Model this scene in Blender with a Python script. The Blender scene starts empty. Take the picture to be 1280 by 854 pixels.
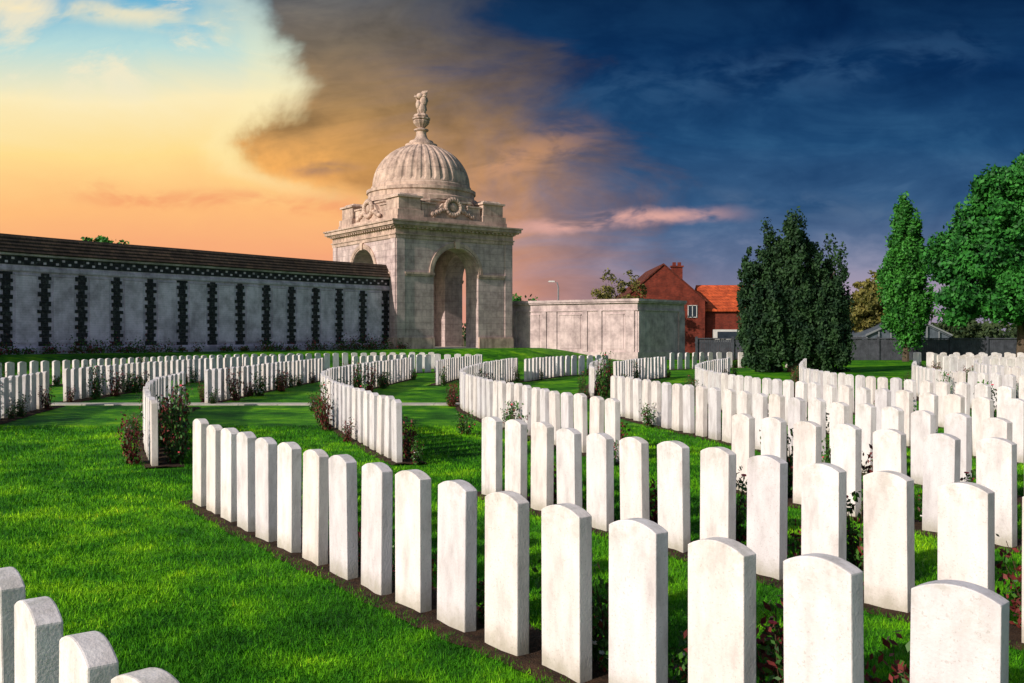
import bpy, bmesh, math, random
import numpy as np
from mathutils import Vector, Matrix
random.seed(7); rng=np.random.default_rng(7)
scene=bpy.context.scene
scene.view_settings.view_transform='Standard'; scene.view_settings.look='None'; scene.view_settings.exposure=0

# ---------------------------------------------------------------- helpers
def L(r,g,b):
    f=lambda c:(c/255/12.92) if c/255<=0.04045 else ((c/255+0.055)/1.055)**2.4
    return (f(r),f(g),f(b),1)
class NT:
    def __init__(s,tree): s.t=tree; s.n=tree.nodes; s.l=tree.links
    def node(s,typ,**kw):
        nd=s.n.new(typ)
        for k,v in kw.items(): setattr(nd,k,v)
        return nd
    def set(s,sock,v):
        if hasattr(v,'is_linked'): s.l.new(v,sock)
        else: sock.default_value=v
    def m(s,op,a,b=0.0,c=None,clamp=False):
        nd=s.node('ShaderNodeMath',operation=op); nd.use_clamp=clamp
        s.set(nd.inputs[0],a); s.set(nd.inputs[1],b)
        if c is not None: s.set(nd.inputs[2],c)
        return nd.outputs[0]
    def ss(s,x,a,b,lo=0.0,hi=1.0):
        nd=s.node('ShaderNodeMapRange',interpolation_type='SMOOTHSTEP')
        s.set(nd.inputs['Value'],x); s.set(nd.inputs['From Min'],a); s.set(nd.inputs['From Max'],b)
        s.set(nd.inputs['To Min'],lo); s.set(nd.inputs['To Max'],hi)
        return nd.outputs['Result']
    def ramp(s,x,stops,interp='LINEAR'):
        nd=s.node('ShaderNodeValToRGB'); cr=nd.color_ramp; cr.interpolation=interp
        while len(cr.elements)<len(stops): cr.elements.new(0.5)
        for e,(p,c) in zip(cr.elements,stops): e.position=p; e.color=c
        s.set(nd.inputs[0],x); return nd.outputs[0]
    def mix(s,f,a,b,blend='MIX'):
        nd=s.node('ShaderNodeMix',data_type='RGBA',blend_type=blend)
        s.set(nd.inputs[0],f); s.set(nd.inputs[6],a); s.set(nd.inputs[7],b)
        return nd.outputs[2]
    def noise(s,vec,scale,detail=4,rough=0.55,dist=0.0):
        nd=s.node('ShaderNodeTexNoise'); nd.inputs['Scale'].default_value=scale
        nd.inputs['Detail'].default_value=detail; nd.inputs['Roughness'].default_value=rough
        nd.inputs['Distortion'].default_value=dist
        if vec is not None: s.l.new(vec,nd.inputs['Vector'])
        return nd.outputs[0]
def newmat(name,rough=0.85):
    m=bpy.data.materials.new(name); m.use_nodes=True
    t=NT(m.node_tree); b=m.node_tree.nodes['Principled BSDF']
    b.inputs['Roughness'].default_value=rough
    b.inputs['Specular IOR Level'].default_value=0.25
    return m,t,b
def bump(t,b,h,strength=0.3,dist=0.01):
    n=t.node('ShaderNodeBump'); n.inputs['Strength'].default_value=strength; n.inputs['Distance'].default_value=dist
    t.l.new(h,n.inputs['Height']); t.l.new(n.outputs[0],b.inputs['Normal'])
def simple(name,col,rough=0.85,var=0.25,scale=5.0,bmp=0.2,coord='Object'):
    m,t,b=newmat(name,rough); tc=t.node('ShaderNodeTexCoord').outputs[coord]
    n=t.noise(tc,scale,3)
    c1=(col[0]*(1-var),col[1]*(1-var),col[2]*(1-var),1); c2=(col[0]*(1+var),col[1]*(1+var),col[2]*(1+var),1)
    t.l.new(t.ramp(n,[(0.3,c1),(0.7,c2)]),b.inputs['Base Color'])
    if bmp: bump(t,b,t.noise(tc,scale*6,3),bmp,0.02)
    return m

# ---------------------------------------------------------------- materials
def mat_headstone():
    m,t,b=newmat('portland_headstone',0.8)
    tc=t.node('ShaderNodeTexCoord').outputs['Object']; oi=t.node('ShaderNodeObjectInfo')
    add=t.node('ShaderNodeVectorMath',operation='ADD'); t.l.new(tc,add.inputs[0])
    cmb=t.node('ShaderNodeCombineXYZ')
    r10=t.m('MULTIPLY',oi.outputs['Random'],37.0)
    for i in range(3): t.l.new(r10,cmb.inputs[i])
    t.l.new(cmb.outputs[0],add.inputs[1]); v=add.outputs[0]
    mp=t.node('ShaderNodeMapping'); mp.inputs['Scale'].default_value=(1,1,0.35); t.l.new(v,mp.inputs[0])
    c=t.ramp(t.noise(mp.outputs[0],8,5,0.65),[(0.30,(0.60,0.54,0.53,1)),(0.5,(0.78,0.72,0.71,1)),(0.66,(0.86,0.81,0.80,1))])
    tint=t.ramp(oi.outputs['Random'],[(0,(0.82,0.82,0.86,1)),(0.45,(1,1,1,1)),(1,(0.96,0.92,0.88,1))])
    c=t.mix(1.0,c,tint,'MULTIPLY')
    sp=t.ramp(t.noise(v,80,2,0.7),[(0.60,(0,0,0,1)),(0.70,(1,1,1,1))])
    c=t.mix(t.m('MULTIPLY',sp,0.4),c,(0.34,0.31,0.28,1))
    sep=t.node('ShaderNodeSeparateXYZ'); t.l.new(tc,sep.inputs[0])
    nn=t.noise(v,11,4,0.7)
    low=t.ss(t.m('ADD',sep.outputs[2],t.m('MULTIPLY',nn,-0.16)),-0.08,0.10,1.0,0.0)
    c=t.mix(t.m('MULTIPLY',low,0.6),c,(0.25,0.23,0.12,1))
    hi=t.ss(sep.outputs[2],0.55,0.84,0.0,1.0)
    st=t.ramp(nn,[(0.46,(0,0,0,1)),(0.64,(1,1,1,1))])
    c=t.mix(t.m('MULTIPLY',t.m('MULTIPLY',hi,st),0.55),c,(0.40,0.38,0.33,1))
    t.l.new(c,b.inputs['Base Color']); bump(t,b,t.noise(v,90,2),0.35,0.005)
    return m
def mat_ashlar(name,c1,c2,bw=1.1,bh=0.42,mort=(0.14,0.13,0.14,1),stain=0.5,ms=0.012):
    m,t,b=newmat(name,0.9)
    tc=t.node('ShaderNodeTexCoord').outputs['Object']
    sep=t.node('ShaderNodeSeparateXYZ'); t.l.new(tc,sep.inputs[0])
    cmb=t.node('ShaderNodeCombineXYZ'); t.l.new(t.m('ADD',sep.outputs[0],sep.outputs[1]),cmb.inputs[0]); t.l.new(sep.outputs[2],cmb.inputs[1])
    br=t.node('ShaderNodeTexBrick'); t.l.new(cmb.outputs[0],br.inputs['Vector'])
    br.inputs['Scale'].default_value=1; br.inputs['Brick Width'].default_value=bw; br.inputs['Row Height'].default_value=bh
    br.inputs['Mortar Size'].default_value=min(ms,bh*0.09); br.inputs['Mortar Smooth'].default_value=0.3
    br.inputs['Color1'].default_value=c1; br.inputs['Color2'].default_value=c2; br.inputs['Mortar'].default_value=mort
    c=br.outputs[0]
    n=t.ramp(t.noise(tc,1.3,5,0.68),[(0.35,(0.58,0.54,0.54,1)),(0.62,(1.12,1.07,1.05,1))])
    c=t.mix(1.0,c,n,'MULTIPLY')
    mp=t.node('ShaderNodeMapping'); mp.inputs['Scale'].default_value=(2.2,2.2,0.25); t.l.new(tc,mp.inputs[0])
    s=t.ramp(t.noise(mp.outputs[0],1.5,4,0.6),[(0.5,(0,0,0,1)),(0.72,(1,1,1,1))])
    c=t.mix(t.m('MULTIPLY',s,stain),c,(c2[0]*0.3,c2[1]*0.28,c2[2]*0.27,1))
    t.l.new(c,b.inputs['Base Color'])
    h=t.m('ADD',t.m('MULTIPLY',br.outputs['Fac'],-1.0),t.m('MULTIPLY',t.noise(tc,18,2),0.5))
    bump(t,b,h,0.35,0.03)
    return m
def mat_flint():
    m,t,b=newmat('knapped_flint',0.5)
    tc=t.node('ShaderNodeTexCoord').outputs['Object']
    v=t.node('ShaderNodeTexVoronoi'); v.inputs['Scale'].default_value=9; t.l.new(tc,v.inputs['Vector'])
    c=t.ramp(v.outputs['Color'],[(0.0,(0.008,0.008,0.012,1)),(0.7,(0.03,0.03,0.035,1)),(0.93,(0.07,0.07,0.07,1)),(1,(0.3,0.28,0.27,1))])
    e=t.ramp(v.outputs['Distance'],[(0.5,(1,1,1,1)),(0.8,(0.3,0.3,0.3,1))])
    t.l.new(t.mix(1,c,e,'MULTIPLY'),b.inputs['Base Color']); bump(t,b,v.outputs['Distance'],0.6,0.03)
    return m
def mat_leaf(name,dark,light,rough=0.6,nscale=0.7):
    m,t,b=newmat(name,rough)
    g=t.node('ShaderNodeNewGeometry'); tc=t.node('ShaderNodeTexCoord').outputs['Object']
    f=t.m('ADD',t.m('MULTIPLY',g.outputs['Random Per Island'],0.5),t.m('MULTIPLY',t.ss(t.noise(tc,nscale,2),0.35,0.65),0.5))
    t.l.new(t.ramp(f,[(0.1,dark),(0.9,light)]),b.inputs['Base Color'])
    return m
def mat_grass(island):
    m,t,b=newmat('lawn_blades' if island else 'lawn',0.75)
    b.inputs['Specular IOR Level'].default_value=0.12
    pos=t.node('ShaderNodeNewGeometry'); p=pos.outputs['Position']
    big=t.noise(p,0.42,2,0.6); mid=t.noise(p,2.4,4,0.7)
    sep=t.node('ShaderNodeSeparateXYZ'); t.l.new(p,sep.inputs[0])
    ph=t.m('ADD',t.m('MULTIPLY',sep.outputs[0],4.4),t.m('ADD',t.m('MULTIPLY',sep.outputs[1],3.4),t.m('MULTIPLY',big,5.0)))
    st=t.m('MULTIPLY',t.m('SINE',ph),0.022)
    f=t.m('ADD',t.m('ADD',t.m('MULTIPLY',big,0.5),t.m('MULTIPLY',mid,0.5)),st)
    c=t.ramp(f,[(0.38,(0.013,0.095,0.003,1)),(0.48,(0.042,0.215,0.004,1)),(0.56,(0.11,0.36,0.005,1)),(0.64,(0.25,0.54,0.008,1))])
    if island:
        k=t.ramp(pos.outputs['Random Per Island'],[(0,(0.42,0.48,0.4,1)),(0.7,(1.2,1.12,1,1)),(0.96,(1.7,1.4,1.2,1)),(1,(3.0,1.5,5,1))])
    else:
        fine=t.noise(p,38,3,0.7)
        k=t.ramp(fine,[(0.3,(0.4,0.45,0.4,1)),(0.7,(1.35,1.25,1.2,1))])
    c=t.mix(1,c,k,'MULTIPLY')
    if not island:
        far=t.ss(sep.outputs[1],75,120)
        c=t.mix(far,c,t.ramp(t.noise(p,0.02,2),[(0.4,(0.03,0.07,0.012,1)),(0.6,(0.10,0.12,0.03,1))]))
        bump(t,b,t.m('ADD',fine,t.noise(p,9,3)),0.9,0.03)
    t.l.new(c,b.inputs['Base Color']); return m
M_head=mat_headstone()
M_ash=mat_ashlar('weathered_portland_ashlar',(0.60,0.49,0.47,1),(0.54,0.435,0.425,1),mort=(0.34,0.27,0.27,1),stain=0.4)
M_plain=mat_ashlar('smooth_portland',(0.60,0.50,0.50,1),(0.58,0.48,0.48,1),bw=2.1,bh=0.95,mort=(0.48,0.40,0.40,1),stain=0.4,ms=0.008)
M_trim=mat_ashlar('portland_trim',(0.60,0.46,0.38,1),(0.52,0.39,0.32,1),bw=1.6,bh=3.0,mort=(0.36,0.27,0.23,1),stain=0.65)
M_wall=mat_ashlar('memorial_wall_stone',(0.64,0.57,0.68,1),(0.58,0.52,0.63,1),bw=0.9,bh=0.45,mort=(0.40,0.36,0.43,1),stain=0.35)
M_panel=mat_ashlar('name_panel_stone',(0.74,0.66,0.77,1),(0.72,0.645,0.75,1),bw=4,bh=0.11,mort=(0.60,0.54,0.65,1),stain=0.35)
M_flint=mat_flint()
M_slate=mat_ashlar('stone_roof_tiles',(0.11,0.075,0.05,1),(0.06,0.045,0.035,1),bw=0.35,bh=0.16,mort=(0.01,0.01,0.01,1),stain=0.4)
M_soil=simple('flowerbed_soil',(0.05,0.026,0.014),1.0,0.55,14,1.0)
M_path=simple('path_stone',(0.46,0.42,0.37),0.9,0.15,3,0.3)
M_lawn=mat_grass(False); M_blade=mat_grass(True)
M_rose=mat_leaf('rose_leaves',(0.014,0.055,0.01,1),(0.06,0.16,0.02,1),0.5,8)
M_redl=mat_leaf('red_leaves',(0.06,0.012,0.012,1),(0.20,0.035,0.03,1),0.5,8)
M_petal=simple('petals',(0.75,0.72,0.70),0.6,0.1,20,0); M_petal2=simple('petals_pink',(0.65,0.07,0.10),0.6,0.2,20,0)
M_stem=simple('rose_stems',(0.06,0.04,0.02),0.9,0.3,20,0)
M_bark=simple('bark',(0.09,0.065,0.045),0.95,0.4,6,0.8)
M_yew=mat_leaf('yew_needles',(0.006,0.024,0.011,1),(0.030,0.075,0.022,1),0.7,1.3)
M_col=mat_leaf('hornbeam_leaves',(0.010,0.075,0.010,1),(0.055,0.24,0.028,1),0.6,1.4)
M_chest=mat_leaf('chestnut_leaves',(0.006,0.055,0.010,1),(0.042,0.22,0.028,1),0.6,0.8)
M_yel=mat_leaf('yellowing_leaves',(0.05,0.06,0.012,1),(0.20,0.17,0.04,1),0.6,1)
M_far=mat_leaf('distant_leaves',(0.015,0.035,0.015,1),(0.06,0.09,0.03,1),0.8,0.3)
M_brick=mat_ashlar('red_brick',(0.25,0.040,0.022,1),(0.16,0.028,0.018,1),bw=0.23,bh=0.075,mort=(0.12,0.05,0.035,1),stain=0.3)
M_tile=mat_ashlar('dark_roof_tiles',(0.17,0.04,0.025,1),(0.11,0.028,0.018,1),bw=0.25,bh=0.3,mort=(0.03,0.012,0.01,1),stain=0.3)
M_otile=mat_ashlar('orange_roof_tiles',(0.72,0.13,0.04,1),(0.52,0.09,0.03,1),bw=0.3,bh=0.3,mort=(0.16,0.035,0.015,1),stain=0.3)
M_white=simple('white_render',(0.62,0.6,0.58),0.8,0.08,3,0.1)
M_glass=simple('window_glass',(0.03,0.04,0.055),0.12,0.2,2,0)
M_gglass=simple('greenhouse_glass',(0.10,0.12,0.15),0.35,0.3,2,0)
M_metal=simple('grey_metal',(0.22,0.23,0.25),0.5,0.1,8,0)
M_fence=simple('weathered_fence_wood',(0.06,0.065,0.08),0.9,0.35,3,0.3)

# ---------------------------------------------------------------- mesh utilities
class MB:
    def __init__(s): s.v=[]; s.f=[]; s.mi=[]
    def poly(s,pts,faces,mi=0,M=None):
        o=len(s.v)
        for p in pts:
            p=Vector(p)
            if M is not None: p=M@p
            s.v.append(tuple(p))
        for f in faces: s.f.append(tuple(i+o for i in f)); s.mi.append(mi)
    def box(s,c,d,mi=0,M=None,taper=1.0):
        x,y,z=c; a,b,h=d[0]/2,d[1]/2,d[2]/2; q=taper
        p=[(x-a,y-b,z-h),(x+a,y-b,z-h),(x+a,y+b,z-h),(x-a,y+b,z-h),(x-a*q,y-b*q,z+h),(x+a*q,y-b*q,z+h),(x+a*q,y+b*q,z+h),(x-a*q,y+b*q,z+h)]
        s.poly(p,[(3,2,1,0),(4,5,6,7),(0,1,5,4),(1,2,6,5),(2,3,7,6),(3,0,4,7)],mi,M)
    def prism(s,pts,ax,mi=0,M=None):
        n=len(pts); a=Vector(ax)
        P=[Vector(p) for p in pts]+[Vector(p)+a for p in pts]
        F=[tuple(range(n-1,-1,-1)),tuple(range(n,2*n))]+[(i,(i+1)%n,(i+1)%n+n,i+n) for i in range(n)]
        s.poly(P,F,mi,M)
    def lathe(s,prof,c,seg=32,mi=0,M=None,rmod=None,ph=0.0):
        P=[];F=[]
        for (r,z,k) in [(p+(0,))[:3] for p in prof]:
            for i in range(seg):
                a=2*math.pi*i/seg+ph; rr=r+(rmod(i,k) if rmod else 0)
                P.append((c[0]+rr*math.cos(a),c[1]+rr*math.sin(a),c[2]+z))
        n=len(prof)
        for j in range(n-1):
            for i in range(seg):
                i2=(i+1)%seg; F.append((j*seg+i,j*seg+i2,(j+1)*seg+i2,(j+1)*seg+i))
        F.append(tuple(range(seg-1,-1,-1))); F.append(tuple((n-1)*seg+i for i in range(seg)))
        s.poly(P,F,mi,M)
    def tube(s,pts,rad,seg=6,mi=0):
        P=[];F=[]
        for j,(p,r) in enumerate(zip(pts,rad)):
            p=Vector(p); d=(Vector(pts[min(j+1,len(pts)-1)])-Vector(pts[max(j-1,0)])).normalized()
            a=d.orthogonal().normalized(); b=d.cross(a)
            for i in range(seg):
                t=2*math.pi*i/seg; P.append(p+a*math.cos(t)*r+b*math.sin(t)*r)
        for j in range(len(pts)-1):
            for i in range(seg):
                i2=(i+1)%seg; F.append((j*seg+i,j*seg+i2,(j+1)*seg+i2,(j+1)*seg+i))
        s.poly(P,F,mi)
    def ell(s,c,r,mi=0,M=None,seg=14,ring=9):
        P=[];F=[]
        for j in range(ring+1):
            t=math.pi*j/ring
            for i in range(seg):
                a=2*math.pi*i/seg
                P.append((c[0]+r[0]*math.sin(t)*math.cos(a),c[1]+r[1]*math.sin(t)*math.sin(a),c[2]-r[2]*math.cos(t)))
        for j in range(ring):
            for i in range(seg):
                i2=(i+1)%seg; F.append((j*seg+i,j*seg+i2,(j+1)*seg+i2,(j+1)*seg+i))
        s.poly(P,F,mi,M)
    def obj(s,name,mats,parent=None,smooth=False,M=None):
        me=bpy.data.meshes.new(name); me.from_pydata(s.v,[],s.f)
        for m in mats: me.materials.append(m)
        me.polygons.foreach_set('material_index',s.mi)
        if smooth: me.polygons.foreach_set('use_smooth',[True]*len(s.f))
        bm=bmesh.new(); bm.from_mesh(me); bmesh.ops.recalc_face_normals(bm,faces=bm.faces); bm.to_mesh(me); bm.free()
        o=bpy.data.objects.new(name,me); scene.collection.objects.link(o)
        if parent: o.parent=parent
        if M is not None: o.matrix_world=M
        return o
def empty(name,loc=(0,0,0),rz=0):
    e=bpy.data.objects.new(name,None); e.empty_display_size=0.5; scene.collection.objects.link(e)
    e.location=loc; e.rotation_euler=(0,0,rz); return e
def np_mesh(name,V,F,mats,mi=None):
    me=bpy.data.meshes.new(name); n=len(V); m,k=F.shape
    me.vertices.add(n); me.vertices.foreach_set('co',V.astype(np.float32).ravel())
    me.loops.add(m*k); me.loops.foreach_set('vertex_index',F.astype(np.int32).ravel())
    me.polygons.add(m); me.polygons.foreach_set('loop_start',np.arange(0,m*k,k,dtype=np.int32))
    for q in mats: me.materials.append(q)
    if mi is not None: me.polygons.foreach_set('material_index',mi.astype(np.int32))
    me.update(calc_edges=True); me.validate()
    return me
def leaves(C,size,up=0.0,aspect=0.55,nrm=None):
    n=len(C)
    if nrm is not None:
        w=nrm+rng.normal(size=(n,3))*0.75; w/=np.linalg.norm(w,axis=1)[:,None]
        a=rng.normal(size=(n,3)); 
        if up: a[:,2]+=up
        a-=w*(a*w).sum(1)[:,None]; a/=np.linalg.norm(a,axis=1)[:,None]; b=np.cross(w,a)
    else:
        a=rng.normal(size=(n,3)); 
        if up: a[:,2]+=up
        a/=np.linalg.norm(a,axis=1)[:,None]
        b=rng.normal(size=(n,3)); b-=a*(a*b).sum(1)[:,None]; b/=np.linalg.norm(b,axis=1)[:,None]
    s=size*rng.uniform(0.6,1.3,(n,1))
    V=np.stack([C-a*s,C+b*s*aspect,C+a*s,C-b*s*aspect],1).reshape(-1,3)
    F=np.arange(4*n).reshape(n,4); return V,F
def link(name,me,loc=(0,0,0),parent=None):
    o=bpy.data.objects.new(name,me); scene.collection.objects.link(o); o.location=loc
    if parent: o.parent=parent
    return o
def catmull(P,sub=12):
    P=[np.array(p,float) for p in P]; P=[2*P[0]-P[1]]+P+[2*P[-1]-P[-2]]; out=[]
    for i in range(1,len(P)-2):
        for k in range(sub):
            t=k/sub; p0,p1,p2,p3=P[i-1:i+3]
            out.append(0.5*((2*p1)+(-p0+p2)*t+(2*p0-5*p1+4*p2-p3)*t*t+(-p0+3*p1-3*p2+p3)*t**3))
    out.append(P[-2]); return np.array(out)
def resample(P,step):
    d=np.r_[0,np.cumsum(np.linalg.norm(np.diff(P,axis=0),axis=1))]
    n=max(1,int(round(d[-1]/step))); t=np.linspace(0,d[-1],n+1)
    return np.stack([np.interp(t,d,P[:,0]),np.interp(t,d,P[:,1])],1)

# ---------------------------------------------------------------- terrain
WALL=catmull([(-7.6,60.9),(-11.35,56.8),(-16.3,50.2),(-19.6,46),(-22.4,41.8),(-25,37),(-27,32),(-28.3,27)],10)
PAV=np.array([-6.25,66.2])
def height(x,y):
    x=np.asarray(x,float); y=np.asarray(y,float); sh=x.shape; p=np.stack([x.ravel(),y.ravel()],1)
    d=np.full(len(p),1e9)
    for q in resample(WALL,1.0): d=np.minimum(d,np.hypot(p[:,0]-q[0],p[:,1]-q[1]))
    d=np.minimum(d,np.maximum(0,np.hypot(p[:,0]-PAV[0],p[:,1]-PAV[1])-6.5))
    t=np.clip((8-d)/6.5,0,1); h=0.78*t*t*(3-2*t)
    return h.reshape(sh)
H=lambda x,y: float(height(np.array([x]),np.array([y]))[0])
def axis(lo,hi,step,ext):
    a=list(np.arange(lo,hi+1e-6,step)); s=step; v=hi
    while v<ext: s*=1.5; v+=s; a.append(v)
    s=step; v=lo
    while v>-ext: s*=1.5; v-=s; a.insert(0,v)
    return np.array(a)
X=axis(-40,40,1.0,3500); Y=axis(-5,80,1.0,3500)
gx,gy=np.meshgrid(X,Y); gz=height(gx,gy)
V=np.stack([gx.ravel(),gy.ravel(),gz.ravel()],1); nx=len(X)
ii,jj=np.meshgrid(np.arange(nx-1),np.arange(len(Y)-1)); b0=(jj*nx+ii).ravel()
F=np.stack([b0,b0+1,b0+nx+1,b0+nx],1)
g=np_mesh('ground',V,F,[M_lawn]); g.polygons.foreach_set('use_smooth',[True]*len(F)); link('ground',g)

# ---------------------------------------------------------------- headstones
def headstone_mesh(i):
    w,t,h,r=0.28,0.078,0.775,0.038
    bm=bmesh.new(); pts=[(-w/2,-0.15),(w/2,-0.15)]
    R=(w*w/4+r*r)/(2*r); cz=h+r-R; a0=math.asin(w/2/R)
    for k in range(11):
        a=a0-2*a0*k/10; pts.append((R*math.sin(a),cz+R*math.cos(a)))
    vs=[bm.verts.new((x,-t/2,z)) for x,z in pts]; f=bm.faces.new(vs)
    e=bmesh.ops.extrude_face_region(bm,geom=[f]); nv=[v for v in e['geom'] if isinstance(v,bmesh.types.BMVert)]
    bmesh.ops.translate(bm,verts=nv,vec=(0,t,0)); bmesh.ops.recalc_face_normals(bm,faces=bm.faces)
    ed=[x for x in bm.edges if x.is_valid and len(x.link_faces)==2 and x.calc_face_angle(0)>0.6]
    bmesh.ops.bevel(bm,geom=ed,offset=0.003+0.0015*i,segments=2,affect='EDGES',profile=0.6)
    me=bpy.data.meshes.new('headstone'); bm.to_mesh(me); bm.free(); me.materials.append(M_head); return me
HM=[headstone_mesh(i) for i in range(3)]
ROWS=[
 [(-2.93,9.03),(-1.98,7.58),(-1.18,6.45),(-0.63,5.68),(-0.045,4.89),(0.53,4.16),(1.11,3.42),(1.42,3.09),(1.75,2.75)],
 [(-0.2,9.5),(0.28,8.70),(0.75,7.88),(1.24,7.08),(1.73,6.28),(2.235,5.54),(2.52,5.15),(3.05,4.4),(3.5,3.7)],
 [(2.36,9.8),(2.77,8.9),(3.22,8.1),(3.72,7.3),(4.25,6.55),(4.8,5.8)],
 [(-1.71,3.25),(-1.41,2.87),(-1.11,2.52),(-0.83,2.21)],
 [(-4.4,11.8),(-5.05,13.3),(-5.9,15.5),(-6.8,18.5),(-7.2,21)],
 [(-7.15,22.6),(-7.1,26),(-7.0,30),(-6.8,34.4)],
 [(-1.45,12.1),(-2.17,14.1),(-2.76,15.8),(-3.5,18.2),(-4.13,21),(-4.46,24.3),(-4.3,28.7),(-3.75,35.5)],
 [(1.28,12.2),(0.72,13.7),(0.255,15.3),(-0.21,16.9),(-0.71,19),(-1.1,21.2),(-1.17,24.3),(-0.74,29.6),(0.15,35)],
 [(2.06,19.3),(2.4,17.7),(2.75,16.2),(3.1,14.8),(3.5,13.2),(3.95,11.6),(4.45,10.1),(5.1,8.6),(5.8,7.3)],
 [(2.04,24.4),(2.3,28),(2.9,32),(3.7,38)],
 [(3.2,29.6),(4.4,33.5),(5.9,37)],
 [(7.9,35),(6.1,30),(4.9,25.5),(4.5,21.5),(4.75,18.3),(5.2,15.7),(5.8,13.5),(6.6,11.6),(7.4,10)],
 [(10.4,34),(8.6,28.5),(7.3,24),(7.0,20.8),(7.25,18),(7.8,15.6),(8.6,13.6)],
 [(12.6,30),(10.9,26),(10.2,22.8),(10.2,20),(10.8,17.5)],
 [(15.5,32),(13.8,28.5),(13.0,25.5),(13.0,22.5),(13.5,20)],
 [(-15.9,27.5),(-14.6,31.6),(-14,35),(-12.8,39.5),(-10.9,42.5),(-7.4,45.5),(-3.9,46.5)],
 [(-10.8,23.3),(-10.95,26),(-11.1,29.6),(-10.9,33.9),(-10.2,37),(-8.9,40.5)],
 [(-10.4,21.4),(-10.1,19.8),(-9.7,18.0),(-9.2,15.8)],
 [(-2.4,31),(-2.1,35),(-1.3,40.5)],
 [(0.5,33.5),(2.0,38),(3.9,40)],
 [(-6.2,38),(-4,41.5),(-1.5,42.5)],
]
for yy in (33.5,36,38.5,41,43.5,46.5): ROWS.append([(15.5+(yy-33)*0.35,yy),(20,yy+0.2),(yy*0.62,yy-0.3)])
ROWS.append([(7.5,45),(10.5,47.5),(15,48)])
allp=[]; neark=[]; rowpts=[]
for ri,R in enumerate(ROWS):
    P=catmull(R,12); S=resample(P,0.47 if ri<21 else 0.62)
    for k,p in enumerate(S):
        a=S[max(k-1,0)]; b=S[min(k+1,len(S)-1)]; ang=math.atan2(b[1]-a[1],b[0]-a[0])
        o=link('headstone',random.choice(HM),(p[0],p[1],H(*p)+random.uniform(-0.014,0.010)))
        if math.sin(ang)>0: ang+=math.pi
        o.rotation_euler=(random.gauss(0,0.010),random.gauss(0,0.007),ang+random.gauss(0,0.018))
        allp.append((ri,p[0],p[1],ang))
    D=resample(P,0.12); n=len(D); T=np.gradient(D,axis=0); T/=np.linalg.norm(T,axis=1)[:,None]; N=np.stack([-T[:,1],T[:,0]],1)
    D[0]-=T[0]*0.28; D[-1]+=T[-1]*0.28
    rowpts.append(np.c_[D,np.arctan2(T[:,1],T[:,0])])
    # bed: the planted side (away from the stone fronts) is wider than the front edge
    sgn=np.where(N[:,1]>0,1.0,-1.0)
    cols=8; us=[-0.15,-0.10,-0.05,0.03,0.12,0.20,0.28,0.34]; VV=[]
    for c in range(cols):
        edge_=(c==0 or c==cols-1)
        w=us[c]+(rng.uniform(-0.03,0.03,n) if edge_ else np.zeros(n))
        q=D+N*(sgn*w)[:,None]
        z=height(q[:,0],q[:,1])+0.006+(0 if edge_ else 0.008+rng.uniform(-0.004,0.014,n))
        VV.append(np.c_[q,z])
    VV=np.stack(VV,1).reshape(-1,3)
    fi=np.array([(i*cols+c,i*cols+c+1,(i+1)*cols+c+1,(i+1)*cols+c) for i in range(n-1) if sgn[i]==sgn[i+1] for c in range(cols-1)])
    link('flower_bed_soil',np_mesh('flower_bed_soil',VV,fi,[M_soil]))
    if D[:,1].min()<16: neark.append(D+N*(sgn*0.095)[:,None])
rowpts=np.concatenate(rowpts)

# ---------------------------------------------------------------- grass blades (near lawn)
N0=400000
yy=1.9*np.exp(rng.uniform(0,1,N0)*math.log(17/1.9)); xx=rng.uniform(-0.6,0.6,N0)*yy
K=np.concatenate([resample(d,0.08) for d in neark])
GX=np.arange(-11,11,0.04); GY=np.arange(1.5,18,0.04); dist=np.full((len(GY),len(GX)),9.0)
for q in K:
    i0=np.searchsorted(GX,q[0]-0.4); i1=np.searchsorted(GX,q[0]+0.4); j0=np.searchsorted(GY,q[1]-0.4); j1=np.searchsorted(GY,q[1]+0.4)
    if i1>i0 and j1>j0:
        sub=np.hypot(GX[None,i0:i1]-q[0],GY[j0:j1,None]-q[1]); dist[j0:j1,i0:i1]=np.minimum(dist[j0:j1,i0:i1],sub)
ixx=np.clip(((xx+11)/0.04).astype(int),0,len(GX)-1); iyy=np.clip(((yy-1.5)/0.04).astype(int),0,len(GY)-1)
keep=dist[iyy,ixx]>0.225+rng.uniform(-0.045,0.02,N0)
xx=xx[keep]; yy=yy[keep]; n=len(xx); zz=height(xx,yy)
a=rng.uniform(0,2*math.pi,n); w=0.0022*(0.6+yy*0.16); hh=rng.uniform(0.012,0.034,n)*(1+0.03*yy); ln=rng.normal(0,0.013,(n,2))
p0=np.stack([xx-np.cos(a)*w,yy-np.sin(a)*w,zz-0.002],1); p1=np.stack([xx+np.cos(a)*w,yy+np.sin(a)*w,zz-0.002],1); p2=np.stack([xx+ln[:,0],yy+ln[:,1],zz+hh],1)
V=np.stack([p0,p1,p2],1).reshape(-1,3); link('grass',np_mesh('grass',V,np.arange(3*n).reshape(n,3),[M_blade]))

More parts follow.
